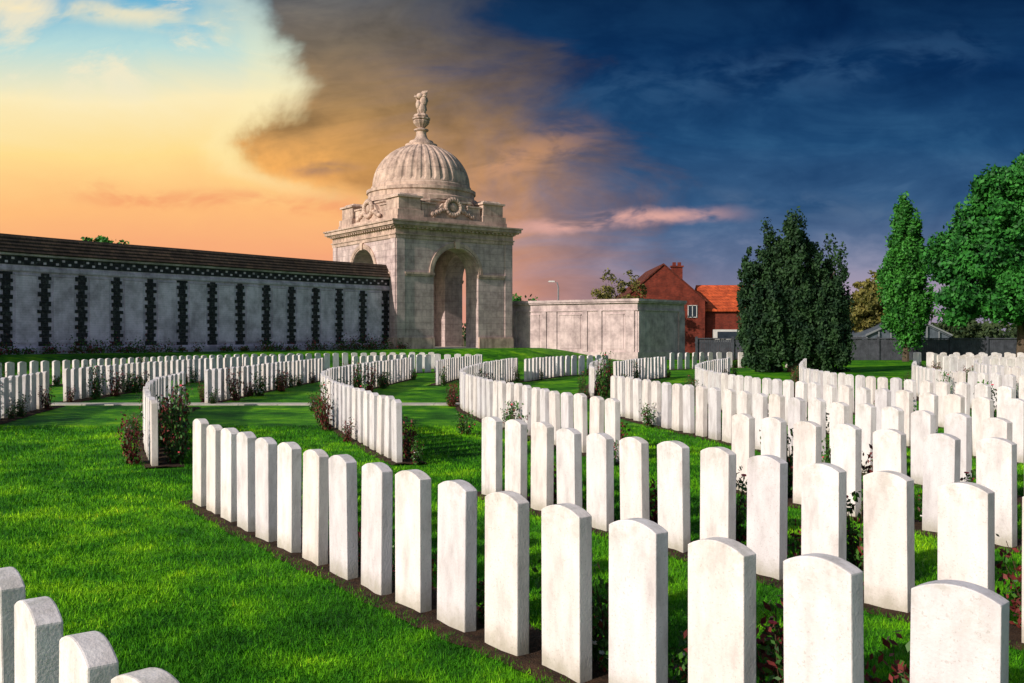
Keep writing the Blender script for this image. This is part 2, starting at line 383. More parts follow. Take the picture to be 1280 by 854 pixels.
# ---------------------------------------------------------------- rose bushes
def bush_mesh(i):
    h=[0.40,0.50,0.32,0.56,0.38][i]; mb=MB(); C=[]
    for k in range(13 if i!=3 else 17):
        a=random.uniform(0,6.28); r=random.uniform(0.05,0.20); hh=h*random.uniform(0.5,1.05)
        pts=[(0,0,0),(math.cos(a)*r*0.5,math.sin(a)*r*0.5,hh*0.5),(math.cos(a)*r,math.sin(a)*r,hh)]
        mb.tube(pts,[0.005,0.004,0.002],4,0)
        for q in range(55):
            t=random.uniform(0.1,1.05); b=Vector(pts[2])*t
            C.append((b.x+random.gauss(0,0.035),b.y+random.gauss(0,0.035),max(0.02,b.z*min(1,t)+random.gauss(0,0.03))))
    C=np.array(C); V,F=leaves(C,0.024); mi=np.where(rng.random(len(C))<(0.75 if i in(1,4) else 0.12),2,1)
    o=len(mb.v)
    for v in V: mb.v.append(tuple(v))
    for f,m_ in zip(F,mi): mb.f.append(tuple(int(x)+o for x in f)); mb.mi.append(int(m_))
    if i in (0,2,3):
        for k in range(8 if i==0 else 5):
            c=C[random.randrange(len(C))]
            for w_ in range(5):
                a=w_*1.257; mb.ell((c[0]+0.012*math.cos(a),c[1]+0.012*math.sin(a),c[2]+0.02),(0.011,0.011,0.008),3 if i==0 else 4,seg=6,ring=4)
    me=bpy.data.meshes.new('rose_bush'); me.from_pydata(mb.v,[],mb.f)
    for q in (M_stem,M_rose,M_redl,M_petal,M_petal2): me.materials.append(q)
    me.polygons.foreach_set('material_index',mb.mi); return me
BM_=[bush_mesh(i) for i in range(5)]
def place_bush(x,y,s,i):
    """keep the bush in the bed behind the stones, flattened along the row so it never pokes through a stone"""
    d=np.hypot(rowpts[:,0]-x,rowpts[:,1]-y); k=int(d.argmin()); rx,ry,ra=rowpts[k]
    nx_,ny_=-math.sin(ra),math.cos(ra)
    side=1 if ((x-rx)*nx_+(y-ry)*ny_)>=0 else -1
    need=0.06+0.185*s*0.62+0.035
    if d[k]<need: x=rx+nx_*side*need; y=ry+ny_*side*need
    o=link('rose_bush',BM_[i],(x,y,H(x,y)+0.008)); o.scale=(s,s*0.62,s*random.uniform(0.85,1.1)); o.rotation_euler=(0,0,ra+(math.pi if random.random()<0.5 else 0))
for (ri,x,y,ang) in allp:
    pr=0.42 if ri<3 else (0.62 if ri in (5,6,15,16,17) else 0.40)
    if ri==3: pr=0.0
    if random.random()<pr:
        n=Vector((-math.sin(ang),math.cos(ang),0))
        if n.y<0: n=-n
        off=0.1 if (ri<3 or random.random()<0.65) else -0.1
        px=x+math.cos(ang)*0.235+n.x*off; py=y+math.sin(ang)*0.235+n.y*off
        place_bush(px,py,random.uniform(0.75,1.3) if ri>2 else random.uniform(0.6,1.0),random.randrange(5))
for (x,y,s,i) in [(-4.35,12.5,1.7,3),(-4.65,13.2,1.6,1),(-4.9,14.0,1.7,0),(-5.2,14.9,1.5,1),(-4.2,12.0,1.2,2),(-9.9,18.6,1.8,1),(-9.6,17.4,1.8,3),(-9.3,16.4,1.6,1),(-10.2,20.2,1.5,4),
                (-6.8,23.6,1.5,1),(-6.7,25.5,1.6,0),(-6.6,27.5,1.5,1),(-10.5,24.2,1.6,3),(-10.5,25.4,1.6,1),(-10.6,27,1.6,2),(-4.0,25,1.5,3),(-4.0,27,1.5,1),(-3.9,29,1.5,2),
                (0.48,4.50,0.95,0),(0.33,4.72,0.8,2),(0.80,4.12,0.95,0),(1.08,3.83,1.1,1),(1.18,3.72,1.0,4),(1.42,3.45,0.9,1),(-0.10,5.28,0.9,2),(-1.52,7.28,0.9,4),(-2.25,8.32,0.8,1),
                (2.82,5.15,1.0,1),(2.15,6.0,1.0,3),(1.60,6.85,1.1,3),(1.12,7.6,1.0,1),(3.22,8.45,1.15,1),(2.72,9.45,1.1,3),(4.2,6.9,1.1,0),(0.05,13.0,1.3,3),(1.35,12.7,1.2,1),(-0.75,15.5,1.2,2),(2.3,24,1.8,3),(2.4,25.3,1.7,1)]:
    place_bush(x,y,s,i)

# ---------------------------------------------------------------- path
mb=MB()
k=-13.5
while k<-0.9:
    w=0.9; mb.box((k+w/2,22.35+random.uniform(-0.01,0.01),0.012),(w-0.012,0.55,0.03),0); k+=w
mb.obj('stone_path',[M_path])

# ---------------------------------------------------------------- memorial wall (curved)
Z0=0.78
def sweep(mb,path,prof,mi):
    n=len(path); T=np.gradient(path,axis=0); T/=np.linalg.norm(T,axis=1)[:,None]
    N=np.stack([-T[:,1],T[:,0]],1)
    if (N[n//2]@np.array([0.79,-0.61]))<0: N=-N
    P=[];k=len(prof)
    for i in range(n):
        for (o,z) in prof: P.append((path[i,0]+N[i,0]*o,path[i,1]+N[i,1]*o,z))
    F=[(i*k+j,i*k+(j+1)%k,(i+1)*k+(j+1)%k,(i+1)*k+j) for i in range(n-1) for j in range(k)]
    F.append(tuple(range(k))); F.append(tuple((n-1)*k+j for j in range(k)))
    mb.poly(P,F,mi); return N
W=resample(WALL,0.5)
wallE=empty('memorial_wall')
mb=MB()
sweep(mb,W,[(0,-0.4),(0,Z0+3.98),(-1.0,Z0+3.98),(-1.0,-0.4)],0)
sweep(mb,W,[(0.002,-0.4),(0.12,-0.4),(0.12,Z0+0.28),(0.08,Z0+0.34),(0.002,Z0+0.34)],0)
sweep(mb,W,[(0.002,Z0+3.70),(0.07,Z0+3.70),(0.07,Z0+3.86),(0.002,Z0+3.86)],0)
sweep(mb,W,[(0.10,Z0+4.38),(0.17,Z0+4.40),(0.17,Z0+4.48),(-1.15,Z0+4.48),(-1.15,Z0+4.38)],0)
mb.obj('wall_body',[M_wall],wallE)
mb=MB(); sweep(mb,W,[(0.03,Z0+3.985),(0.03,Z0+4.378),(-1.0,Z0+4.378),(-1.0,Z0+3.985)],0)
Wl=resample(WALL,0.01); step=1.79
ds=np.linalg.norm(np.diff(Wl,axis=0),axis=1).mean()
strips=MB(); panels=MB(); dots=MB()
def frame(i):
    i=int(min(max(i,1),len(Wl)-2)); t=Wl[i+1]-Wl[i-1]; t/=np.linalg.norm(t); nn=np.array([-t[1],t[0]])
    if nn@np.array([0.79,-0.61])<0: nn=-nn
    M=Matrix(((t[0],nn[0],0,Wl[i,0]),(t[1],nn[1],0,Wl[i,1]),(0,0,1,0),(0,0,0,1))); return M
s=0.55
while s<len(Wl)*ds-0.6:
    M=frame(s/ds)
    z=Z0+0.36; k=0
    while z<Z0+3.6:
        hb=random.uniform(0.15,0.22); hb=min(hb,Z0+3.66-z)
        ww=(0.34 if k%2 else 0.58)+random.uniform(-0.05,0.05)
        strips.box((random.uniform(-0.03,0.03),0.012,z+hb/2),(ww,0.05+random.uniform(0,0.012),hb-0.004),0,M); z+=hb; k+=1
    M=frame((s+step/2)/ds)
    panels.box((0,0.014,Z0+2.0),(0.98,0.05,3.0),0,M)
    panels.box((0,0.02,Z0+3.56),(1.06,0.07,0.07),1,M)
    for q in range(6):
        M=frame((s+q*step/6)/ds); dots.box((0,0.035,Z0+4.18+(0.08 if q%2 else -0.08)),(0.13,0.03,0.10),0,M)
    s+=step
mb.obj('flint_band',[M_flint],wallE); strips.obj('flint_strips',[M_flint],wallE); panels.obj('name_panels',[M_panel,M_wall],wallE); dots.obj('stone_insets',[M_panel],wallE)
mb=MB(); 
for q in range(5):
    o0=0.30-q*0.14; z=Z0+4.485+q*0.17
    sweep(mb,W,[(o0,z),(o0,z+0.05),(o0-0.16,z+0.185),(-1.25+q*0.1,z+0.185),(-1.25+q*0.1,z)],0)
mb.obj('tiled_coping',[M_slate],wallE)
C=[]
for i in range(0,len(Wl),30):
    M=frame(i); hb=abs(math.sin(i*0.0041)*math.cos(i*0.0013))
    if random.random()<0.6+0.4*hb:
        c=M@Vector((0,random.uniform(0.5,1.3),0)); R=random.uniform(0.15,0.42)*(0.7+0.9*hb)
        for _ in range(120):
            q=rng.normal(size=3)*R*0.5; C.append((c.x+q[0]*1.3,c.y+q[1],H(c.x,c.y)+abs(q[2])*1.5+0.03))
C=np.array(C); V,F=leaves(C,0.06); link('flower_border',np_mesh('flower_border',V,F,[M_rose,M_redl],(rng.random(len(C))<0.4)))

# ---------------------------------------------------------------- pavilion
A=8.95; al=math.atan2(5.25,7.25); ZP=0.75
PM=Matrix.Translation((-7.25,60.0,ZP))@Matrix.Rotation(al,4,'Z')
pav=empty('memorial_pavilion'); pav.matrix_world=PM
def P_obj(mb,name,mats,smooth=False):
    o=mb.obj(name,mats,None,smooth); o.parent=pav; return o
Hb=7.0
th=1.5; cx=A/2; rad=1.72; spr=4.85
def archwall(mb,L0,L1,M):
    mb.prism([(L0,0,-1),(cx-rad,0,-1),(cx-rad,0,spr),(L0,0,spr)],(0,th,0),0,M)
    mb.prism([(cx+rad,0,-1),(L1,0,-1),(L1,0,spr),(cx+rad,0,spr)],(0,th,0),0,M)
    arc=[(cx+rad*math.cos(math.pi-math.pi*k/24),0,spr+rad*math.sin(math.pi-math.pi*k/24)) for k in range(25)]
    mb.prism([(L0,0,spr)]+arc[:13]+[(cx,0,Hb),(L0,0,Hb)],(0,th,0),0,M)
    mb.prism([(L1,0,Hb),(cx,0,Hb)]+arc[12:]+[(L1,0,spr)],(0,th,0),0,M)
FR=[Matrix.Identity(4),
    Matrix.Translation((A,0,0))@Matrix.Rotation(math.pi/2,4,'Z'),
    Matrix.Translation((A,A,0))@Matrix.Rotation(math.pi,4,'Z'),
    Matrix.Translation((0,A,0))@Matrix.Rotation(-math.pi/2,4,'Z')]
mb=MB()
for k,M in enumerate(FR):
    if k%2==0: archwall(mb,0,A,M)
    else: archwall(mb,th+0.001,A-th-0.001,M)
P_obj(mb,'arched_walls',[M_ash])
mb=MB()
for k,M in enumerate(FR):
    for (r0,r1,pr) in ((rad+0.02,rad+0.10,0.05),(rad+0.12,rad+0.34,0.08)):
        n=24
        for q in range(n):
            a0=math.pi*q/n; a1=math.pi*(q+1)/n
            pts=[(cx+r*math.cos(a),-pr,spr+r*math.sin(a)) for r,a in ((r0,a0),(r1,a0),(r1,a1),(r0,a1))]
            mb.prism(pts,(0,pr+0.05,0),0,M)
    mb.prism([(cx-0.14,-0.16,spr+rad-0.05),(cx+0.14,-0.16,spr+rad-0.05),(cx+0.21,-0.16,spr+rad+0.42),(cx-0.21,-0.16,spr+rad+0.42)],(0,0.2,0),0,M)
    for x0,x1 in ((0.62,cx-rad+0.05),(cx+rad-0.05,A-0.62)):
        mb.box(((x0+x1)/2,0.0,spr-0.02),(x1-x0,0.20,0.14),0,M)
        mb.box(((x0+x1)/2,-0.0,spr-0.15),(x1-x0-0.04,0.12,0.10),0,M)
    for x0 in (0.30,A-0.30):
        mb.box((x0+(0.02 if x0<1 else -0.02),0.0,(Hb)/2+0.02),(0.58,0.12,Hb-0.06),1,M)
    for x0,x1 in ((0,cx-rad-0.003),(cx+rad+0.003,A-0.005)):
        mb.box(((x0+x1)/2,-0.03,0.15),(x1-x0,0.26,1.0),0,M)
        mb.box(((x0+x1)/2,-0.02,0.70),(x1-x0-0.02,0.18,0.10),0,M)
c=A/2
def slab(mb,z0,z1,ov,mi=0,tp=1.0): mb.box((c,c,(z0+z1)/2),(A+2*ov,A+2*ov,z1-z0),mi,None,tp)
slab(mb,Hb+0.002,Hb+0.22,0.07); slab(mb,Hb+0.222,Hb+0.30,0.13); slab(mb,Hb+0.302,Hb+0.62,0.05)
slab(mb,Hb+0.622,Hb+0.72,0.18); slab(mb,Hb+0.722,Hb+0.80,0.34); slab(mb,Hb+0.802,Hb+1.02,0.46); slab(mb,Hb+1.022,Hb+1.12,0.54)
for M in FR:
    for q in range(28): mb.box((0.2+q*(A-0.4)/27,-0.23,Hb+0.67),(0.16,0.12,0.09),0,M)
ZC=Hb+1.122
slab(mb,ZC,ZC+0.35,-0.25)
for sx in (0,1):
    for sy in (0,1):
        x=1.25 if sx==0 else A-1.25; y=1.25 if sy==0 else A-1.25
        dx=1 if sx==0 else -1; dy=1 if sy==0 else -1
        mb.box((x,y,ZC+0.55),(1.9,1.9,0.4)); mb.box((x,y,ZC+1.15),(1.6,1.6,0.8)); mb.box((x,y,ZC+1.61),(1.85,1.85,0.12)); mb.box((x,y,ZC+1.75),(1.5,1.5,0.16),0,None,0.8)
        for (ax,ay) in ((1.45,0),(0,1.45)):
            X0=x+dx*ax;Y0=y+dy*ay
            mb.box((X0,Y0,ZC+0.80),(1.0 if ax else 1.3,1.3 if ax else 1.0,0.9)); mb.box((X0,Y0,ZC+1.31),(1.1 if ax else 1.45,1.45 if ax else 1.1,0.10))
ph=math.pi/8
mb.lathe([(4.25,ZC+0.352),(4.25,ZC+1.0),(4.05,ZC+1.05),(4.05,ZC+1.45),(4.15,ZC+1.5),(4.15,ZC+1.62),(3.85,ZC+1.7)],(c,c,0),8,0,None,None,ph)
mb.lathe([(3.85,ZC+1.7),(3.85,ZC+1.95),(3.65,ZC+2.05),(3.65,ZC+2.35),(3.75,ZC+2.4),(3.75,ZC+2.6),(3.5,ZC+2.66)],(c,c,0),48)
P_obj(mb,'cornice_and_attic',[M_trim,M_ash])
mb=MB(); zb=ZC+2.66; prof=[]; R=3.4; Hd=3.0
prof+= [(R+0.02,zb,0),(R+0.02,zb+0.22,0),(R-0.06,zb+0.30,0)]
for q in range(17):
    t=q/16*1.30+0.03; prof.append((R*math.cos(t)*0.985,zb+0.25+Hd*math.sin(t),1 if 0<q<16 else 0))
def rm(i,k): 
    if k==0: return 0
    return 0.0 if i%5 in (0,1,4) else -0.08
mb.lathe(prof,(c,c,0),160,0,None,rm)
topz=zb+0.25+Hd*math.sin(1.33)
mb.lathe([(1.10,topz-0.12),(1.10,topz+0.06),(0.88,topz+0.12),(0.80,topz+0.30),(0.55,topz+0.38),(0.42,topz+0.55),(0.34,topz+0.8),(0.36,topz+0.95),(0.5,topz+1.03),(0.5,topz+1.11),(0.3,topz+1.17)],(c,c,0),28)
P_obj(mb,'ribbed_dome',[M_trim])
mb=MB(); z=topz+1.12
mb.lathe([(0.26,z),(0.20,z+0.10),(0.30,z+0.20),(0.48,z+0.38),(0.56,z+0.54),(0.50,z+0.62),(0.60,z+0.68),(0.60,z+0.78),(0.40,z+0.84)],(c,c,0),24,0,None,lambda i,k:0.03*(i%2))
z+=0.80
CAM=Matrix.Translation((c,c,z))@Matrix.Rotation(-al,4,'Z')@Matrix.Scale(1.12,4)
mb.lathe([(0.36,0.0),(0.42,0.08),(0.38,0.16),(0.30,0.24)],(0,0,0),20,0,CAM,lambda i,k:0.04*(i%3))
mb.ell((0.05,0,0.55),(0.27,0.26,0.42),0,CAM)
mb.ell((-0.18,-0.05,0.80),(0.16,0.2,0.30),0,CAM)
mb.ell((0.14,0,1.00),(0.24,0.22,0.36),0,CAM)
mb.ell((-0.10,-0.04,1.35),(0.20,0.16,0.18),0,CAM); mb.ell((-0.30,-0.06,1.30),(0.15,0.07,0.07),0,CAM)
mb.prism([(-0.25,0.08,0.6),(-0.30,0.08,1.1),(-0.46,0.08,1.45),(-0.2,0.08,1.38),(0.05,0.08,1.68),(0.40,0.08,1.72),(0.30,0.08,1.42),(0.42,0.08,1.1),(0.28,0.08,0.85),(0.34,0.08,0.5),(0.0,0.08,0.35)],(0,0.14,0),0,CAM)
for q in range(7): mb.ell((0.24-0.03*q,-0.12,1.50-0.17*q),(0.14,0.10,0.10),0,CAM,8,6)
for sg in (-1,1): mb.tube([CAM@Vector((sg*0.1,-0.1,0.1)),CAM@Vector((sg*0.16,-0.12,0.5))],[0.09,0.12],8)
P_obj(mb,'crown_finial_statue',[M_trim])
mb=MB()
for M in FR:
    y=0.55; zc=ZC+1.15
    mb.prism([(cx-1.5,y-0.1,ZC+0.36),(cx+1.5,y-0.1,ZC+0.36),(cx+1.3,y-0.1,ZC+0.75),(cx+0.75,y-0.1,ZC+1.35),(cx,y-0.1,ZC+1.62),(cx-0.75,y-0.1,ZC+1.35),(cx-1.3,y-0.1,ZC+0.75)],(0,0.9,0),0,M)
    for q in range(18):
        a=2*math.pi*q/18; mb.ell((cx+0.55*math.cos(a),y-0.18,zc+0.5*math.sin(a)),(0.16,0.15,0.16),0,M,8,6)
    for sg in (-1,1):
        for q in range(6): mb.ell((cx+sg*(0.75+q*0.16),y-0.16,zc-0.25-0.07*q+0.06*(q%2)),(0.15,0.13,0.15),0,M,8,6)
    mb.ell((cx,y-0.16,zc),(0.25,0.14,0.28),0,M,10,7)
P_obj(mb,'carved_wreaths',[M_trim])
mb=MB(); mb.box((c,c,0.02),(A-0.1,A-0.1,0.1)); P_obj(mb,'paved_floor',[M_path])

# ---------------------------------------------------------------- side wing wall
wing=empty('wing_wall')
q0=Vector((-0.2,67.2,0)); q1=Vector((8.1,62,0)); q2=Vector((11.85,66,0))
u=(q1-q0).normalized(); v=(q2-q1).normalized(); L1=(q1-q0).length; L2=(q2-q1).length
mb=MB(); q3=q2-u*L1*1.05
top=3.75
def poly2(off,z0,z1,mi):
    n1=Vector((u.y,-u.x,0)); n2=Vector((v.y,-v.x,0))
    P=[q0+n1*off, q1+n1*off+n2*off, q2+n2*off, q3]
    mb.prism([(p.x,p.y,z0) for p in P],(0,0,z1-z0),mi)
poly2(0,-0.5,top,0); poly2(0.08,-0.5,0.55,0); poly2(0.06,top-0.5,top-0.42,0); poly2(0.14,top+0.002,top+0.1,0); poly2(0.20,top+0.102,top+0.26,0)
def fM(q,d): 
    n=Vector((d.y,-d.x,0)); return Matrix(((d.x,n.x,0,q.x),(d.y,n.y,0,q.y),(0,0,1,0),(0,0,0,1)))
M1=fM(q0,u); M2=fM(q1,v)
for s_,w_ in ((0.35,0.6),(2.85,0.35),(3.7,0.3),(6.0,0.35),(7.1,0.3),(9.3,0.6)): mb.box((s_,0.02,(top-0.5+0.55)/2),(w_,0.12,top-0.5-0.57),0,M1)
for s_,w_ in ((0.4,0.7),(L2-0.4,0.7)): mb.box((s_,0.02,(top-0.5+0.55)/2),(w_,0.12,top-0.5-0.57),0,M2)
for s_,w_ in ((1.6,1.7),(4.85,1.6),(8.2,1.2)):
    mb.box((s_,0.005,1.9),(w_,0.05,2.3),0,M1); mb.box((s_,0.02,3.02),(w_+0.1,0.10,0.07),0,M1)
mb.obj('wing_masonry',[M_plain],wing)

# ---------------------------------------------------------------- brick house
hs=empty('brick_house')
def gable(mb,x0,x1,y0,y1,ze,zr,wm,rm_,axis='y',ov=0.3):
    if axis=='y':
        xm=(x0+x1)/2
        mb.prism([(x0,y0,-0.2),(x1,y0,-0.2),(x1,y0,ze),(xm,y0,zr),(x0,y0,ze)],(0,y1-y0,0),wm)
        sl=(zr-ze)/((x1-x0)/2)
        for sg,xe in ((-1,x0-ov),(1,x1+ov)):
            zz_=ze-sl*ov
            mb.prism([(xe,y0-0.12,zz_+0.01),(xm,y0-0.12,zr+0.01),(xm,y0-0.12,zr+0.16),(xe,y0-0.12,zz_+0.16)],(0,y1-y0+0.24,0),rm_)
    else:
        ym=(y0+y1)/2
        mb.prism([(x0,y0,-0.2),(x0,y1,-0.2),(x0,y1,ze),(x0,ym,zr),(x0,y0,ze)],(x1-x0,0,0),wm)
        sl=(zr-ze)/((y1-y0)/2)
        for ye in (y0-ov,y1+ov):
            zz_=ze-sl*ov
            mb.prism([(x0-ov,ye,zz_+0.01),(x0-ov,ym,zr+0.01),(x0-ov,ym,zr+0.2),(x0-ov,ye,zz_+0.2)],(x1-x0+2*ov,0,0),rm_)
mb=MB(); gable(mb,10.3,18.1,90,102,4.9,8.25,0,1); mb.obj('walls_and_roof',[M_brick,M_tile],hs)
mb=MB(); gable(mb,18.4,28,91,98,4.1,6.4,0,1,'x'); mb.obj('side_wing',[M_brick,M_otile],hs)
mb=MB(); mb.box((15.95,93,7.1),(1.0,0.8,2.3)); mb.box((15.95,93,8.31),(1.2,1.0,0.14)); mb.box((15.7,93,8.55),(0.3,0.3,0.34)); mb.box((16.2,93,8.55),(0.3,0.3,0.34)); mb.obj('chimney',[M_brick],hs)
mb=MB()
for (x,z,w_,h_) in ((16.9,3.9,0.8,1.1),(12.7,3.4,1.0,1.3),(14.9,3.4,1.0,1.3)):
    mb.box((x,89.98,z),(w_,0.06,h_),0); 
    for a_ in (-w_/2,w_/2,0): mb.box((x+a_,89.95,z),(0.06,0.08,h_+0.08),1)
    for zz_ in (-h_/2,h_/2): mb.box((x,89.945,z+zz_),(w_+0.1,0.07,0.06),1)
mb.box((20.3,90.6,1.6),(2.6,0.8,1.2),1); mb.box((20.3,90.17,1.7),(2.0,0.05,0.6),0)
mb.obj('windows',[M_glass,M_white],hs)

gh=empty('greenhouse'); mb=MB(); gable(mb,29.5,36.5,80,92,1.5,3.1,0,0,'y',0.05); mb.obj('glazing',[M_gglass],gh)
mb=MB()
for q in range(8):
    x=29.5+q; z=1.5+1.6*(1-abs(x-33)/3.5); mb.box((x,79.8,z/2),(0.08,0.08,z))
for sg in (-1,1): mb.tube([(33+sg*3.6,79.8,1.65),(33,79.8,3.32)],[0.09,0.09],4)
mb.obj('frame',[M_metal],gh)

mb=MB(); x=12.2
while x<48:
    y=63.5; hgt=1.38+random.uniform(-0.02,0.02)
    mb.box((x,y,hgt/2),(0.135,0.02,hgt)); x+=0.145
x=12.2
while x<48: mb.box((x,63.46,0.78),(0.14,0.14,1.56)); x+=2.4
mb.box((30.1,63.56,1.15),(36,0.05,0.1)); mb.box((30.1,63.56,0.35),(36,0.05,0.1))
mb.box((30.1,63.44,1.43),(36,0.06,0.07))
mb.obj('wooden_fence',[M_fence])

mb=MB(); lx=4.1
mb.tube([(lx,85,0),(lx,85,5.9),(lx-0.1,85,6.3),(lx-0.35,85,6.42)],[0.09,0.06,0.05,0.04],8)
mb.box((lx-0.6,85,6.42),(0.62,0.26,0.13),1,None,0.8); mb.box((lx,85,0.25),(0.3,0.3,0.5))
mb.obj('street_lamp',[M_metal,M_white])

# ---------------------------------------------------------------- trees
def tree(name,base,leafm,n,size,trunk_h,trunk_r,limbs,lobes,up=0.0,clump=0.5,shell=0.55,nc=160,lean=0.6):
    e=empty(name,base); mb=MB()
    mb.tube([(0,0,-0.3),(0.02,0,trunk_h*0.5),(0,0.03,trunk_h),(0,0,max(l[2] for l in lobes))],[trunk_r*1.25,trunk_r,trunk_r*0.8,trunk_r*0.15],8)
    for k in range(limbs):
        l=random.choice(lobes); a=random.uniform(0,6.28); t=random.uniform(0.5,0.8)
        z0=trunk_h*random.uniform(0.7,1.2)
        tgt=Vector((l[0]+math.cos(a)*l[3]*t,l[1]+math.sin(a)*l[4]*t,l[2]+random.uniform(-0.3,0.6)*l[5]))
        m1=Vector((tgt.x*0.35,tgt.y*0.35,z0+(tgt.z-z0)*0.5))
        mb.tube([(0,0,z0),m1,tgt],[trunk_r*0.45,trunk_r*0.3,trunk_r*0.07],6)
    mb.obj('trunk_and_limbs',[M_bark],e)
    vol=np.array([l[3]*l[4]*l[5] for l in lobes])**0.8; vol/=vol.sum()
    li=rng.choice(len(lobes),nc,p=vol); d=rng.normal(size=(nc,3)); d/=np.linalg.norm(d,axis=1)[:,None]
    r=shell+(1.06-shell)*rng.random(nc)**0.7; LA=np.array(lobes)[li]
    CC=LA[:,:3]+d*LA[:,3:]*r[:,None]
    ci=rng.integers(0,nc,n); q=rng.normal(size=(n,3)); q/=np.linalg.norm(q,axis=1)[:,None]; dirs=q.copy(); q*=(rng.random((n,1))**0.55)*clump*rng.uniform(0.45,1.4,nc)[ci][:,None]
    q[:,2]*=(0.75 if not up else 1.9)
    C=CC[ci]+q+rng.normal(0,clump*0.12,(n,3)); C[:,2]=np.maximum(C[:,2],0.08); V,F=leaves(C,size,up,0.6,dirs*lean+d[ci]*0.3)
    link('foliage',np_mesh('foliage',V,F,[leafm]),(0,0,0),e)
    return e
lob=[(-1.6,0,2.7,0.72,0.9,2.7),(-1.0,0.3,3.7,0.58,0.9,2.9),(-0.3,-0.3,3.75,0.58,1,3.05),(0.4,0.2,3.6,0.58,1,2.85),(1.1,0,3.0,0.62,0.9,2.5),(1.75,0,3.05,0.5,0.7,2.75),(-0.6,0.2,1.8,1.6,1.5,1.8),(0.7,0.2,1.8,1.6,1.5,1.8),(-1.4,-0.5,2.0,0.95,0.8,2.0),(1.4,-0.6,1.9,0.95,0.8,1.9),(0.0,0,3.0,1.5,1.0,2.2),(-2.1,0,2.5,0.35,0.5,2.9),(2.1,0,2.2,0.38,0.5,2.3)]
tree('yew_tree',(12.5,42.5,0.0),M_yew,110000,0.085,0.8,0.3,6,lob,1.2,0.24,0.45,1000,0.4)
lob=[(0,0,4.4,1.45,1.35,3.3),(0.1,0,6.3,1.15,1.1,2.9),(-0.05,0,7.9,0.65,0.65,2.2),(0,0,9.0,0.3,0.3,1.3),(0.2,0.1,3.0,1.25,1.15,1.7),(-0.35,0,5.2,1.2,1,2.6)]
tree('hornbeam_tree',(24.6,60,0.0),M_col,60000,0.11,1.3,0.2,10,lob,0.3,0.34,0.3,420,0.4)
lob=[(0.3,0,6.3,3.6,3.2,2.6),(-2.2,0,4.6,2.6,2.4,1.9),(-2.7,0,6.2,1.6,1.8,1.5),(1.6,0,8.2,2.4,2.2,2.2),(3.4,0.5,5.2,2.8,2.6,2.3),(0.2,-1.2,4.0,2.9,2.0,1.6),(-0.4,0,9.0,1.9,1.8,1.5),(-1.6,0,7.6,1.5,1.6,1.2),(1.0,0,10.0,1.3,1.3,0.9),(-2.0,0,3.2,2.2,2.0,1.1),(1.0,0,3.0,2.6,2.0,1.0)]
tree('chestnut_tree',(26.6,50,0.0),M_chest,120000,0.13,2.0,0.32,16,lob,0,0.62,0.5,480,0.45)
tree('maple_tree',(31.8,84,0.0),M_yel,14000,0.18,1.8,0.18,8,[(0,0,4.2,2.2,2,2.6),(-1.4,0,3.5,1.5,1.5,1.7)],0,0.6,0.4,90)
tree('birch_tree',(9.6,86,0.0),M_yel,2600,0.13,3,0.14,14,[(0,0,5.5,2.3,2,1.8),(-1.2,0,4.8,1.6,1.5,1.4)],0,0.5,0.4,60)
tree('birch_tree',(-25.0,58,0.5),M_col,3500,0.12,3,0.14,10,[(0,0,5.6,1.9,1.6,1.5)],0,0.5,0.4,50)
tree('birch_tree',(0.9,92,0.0),M_col,2500,0.14,2,0.14,8,[(0,0,3.9,1.8,1.5,1.4)],0,0.5,0.4,40)
tree('hedge_tree',(20.5,75,0.0),M_far,6000,0.12,0.6,0.14,5,[(0,0,1.5,3.2,1,1.4)],0,0.5,0.4,60)
n=30000; xx=rng.uniform(23,75,n); hh=2.6+1.0*np.sin(xx*0.7)+0.6*np.sin(xx*2.3); zz=rng.random(n)**0.6*hh
C=np.stack([xx,100+rng.normal(0,0.8,n),zz],1); V,F=leaves(C,0.24); link('hedgerow',np_mesh('hedgerow',V,F,[M_far]))
n=22000; a=rng.uniform(-1.1,1.1,n); C=np.stack([np.sin(a)*330,np.cos(a)*330,np.abs(rng.normal(0,1,n))*(3.0+2*np.sin(a*31)+1.2*np.sin(a*83))],1); C[:,:2]+=rng.normal(0,3,(n,2))
V,F=leaves(C,1.0); link('distant_trees',np_mesh('distant_trees',V,F,[M_far]))

# ---------------------------------------------------------------- world sky
w=bpy.data.worlds.new('sky'); scene.world=w; w.use_nodes=True; t=NT(w.node_tree)
bg=w.node_tree.nodes['Background']
SUN_EL=math.radians(25); S=Vector((-0.76,-0.65,0)).normalized()
D=t.node('ShaderNodeTexCoord').outputs['Generated']; sp=t.node('ShaderNodeSeparateXYZ'); t.l.new(D,sp.inputs[0])
x,y,z=sp.outputs
ym=t.m('MAXIMUM',y,0.15); s_=t.m('DIVIDE',x,ym); e_=t.m('DIVIDE',z,ym)
pl=t.node('ShaderNodeCombineXYZ'); t.l.new(s_,pl.inputs[0]); t.l.new(e_,pl.inputs[1])
mp=t.node('ShaderNodeMapping'); mp.inputs['Scale'].default_value=(1,2.4,1); mp.inputs['Rotation'].default_value=(0,0,math.radians(-20)); t.l.new(pl.outputs[0],mp.inputs[0])
n1=t.noise(pl.outputs[0],9,5,0.6,0.3); n2=t.noise(mp.outputs[0],4.2,6,0.62,0.8); n3=t.noise(mp.outputs[0],14,4,0.6,0.4)
ex=t.m('MULTIPLY',e_,2.5,clamp=True)
q=lambda v:min(1,v*2.5)
en=t.m('ADD',ex,t.m('MULTIPLY',t.m('SUBTRACT',n2,0.5),0.12),clamp=True)
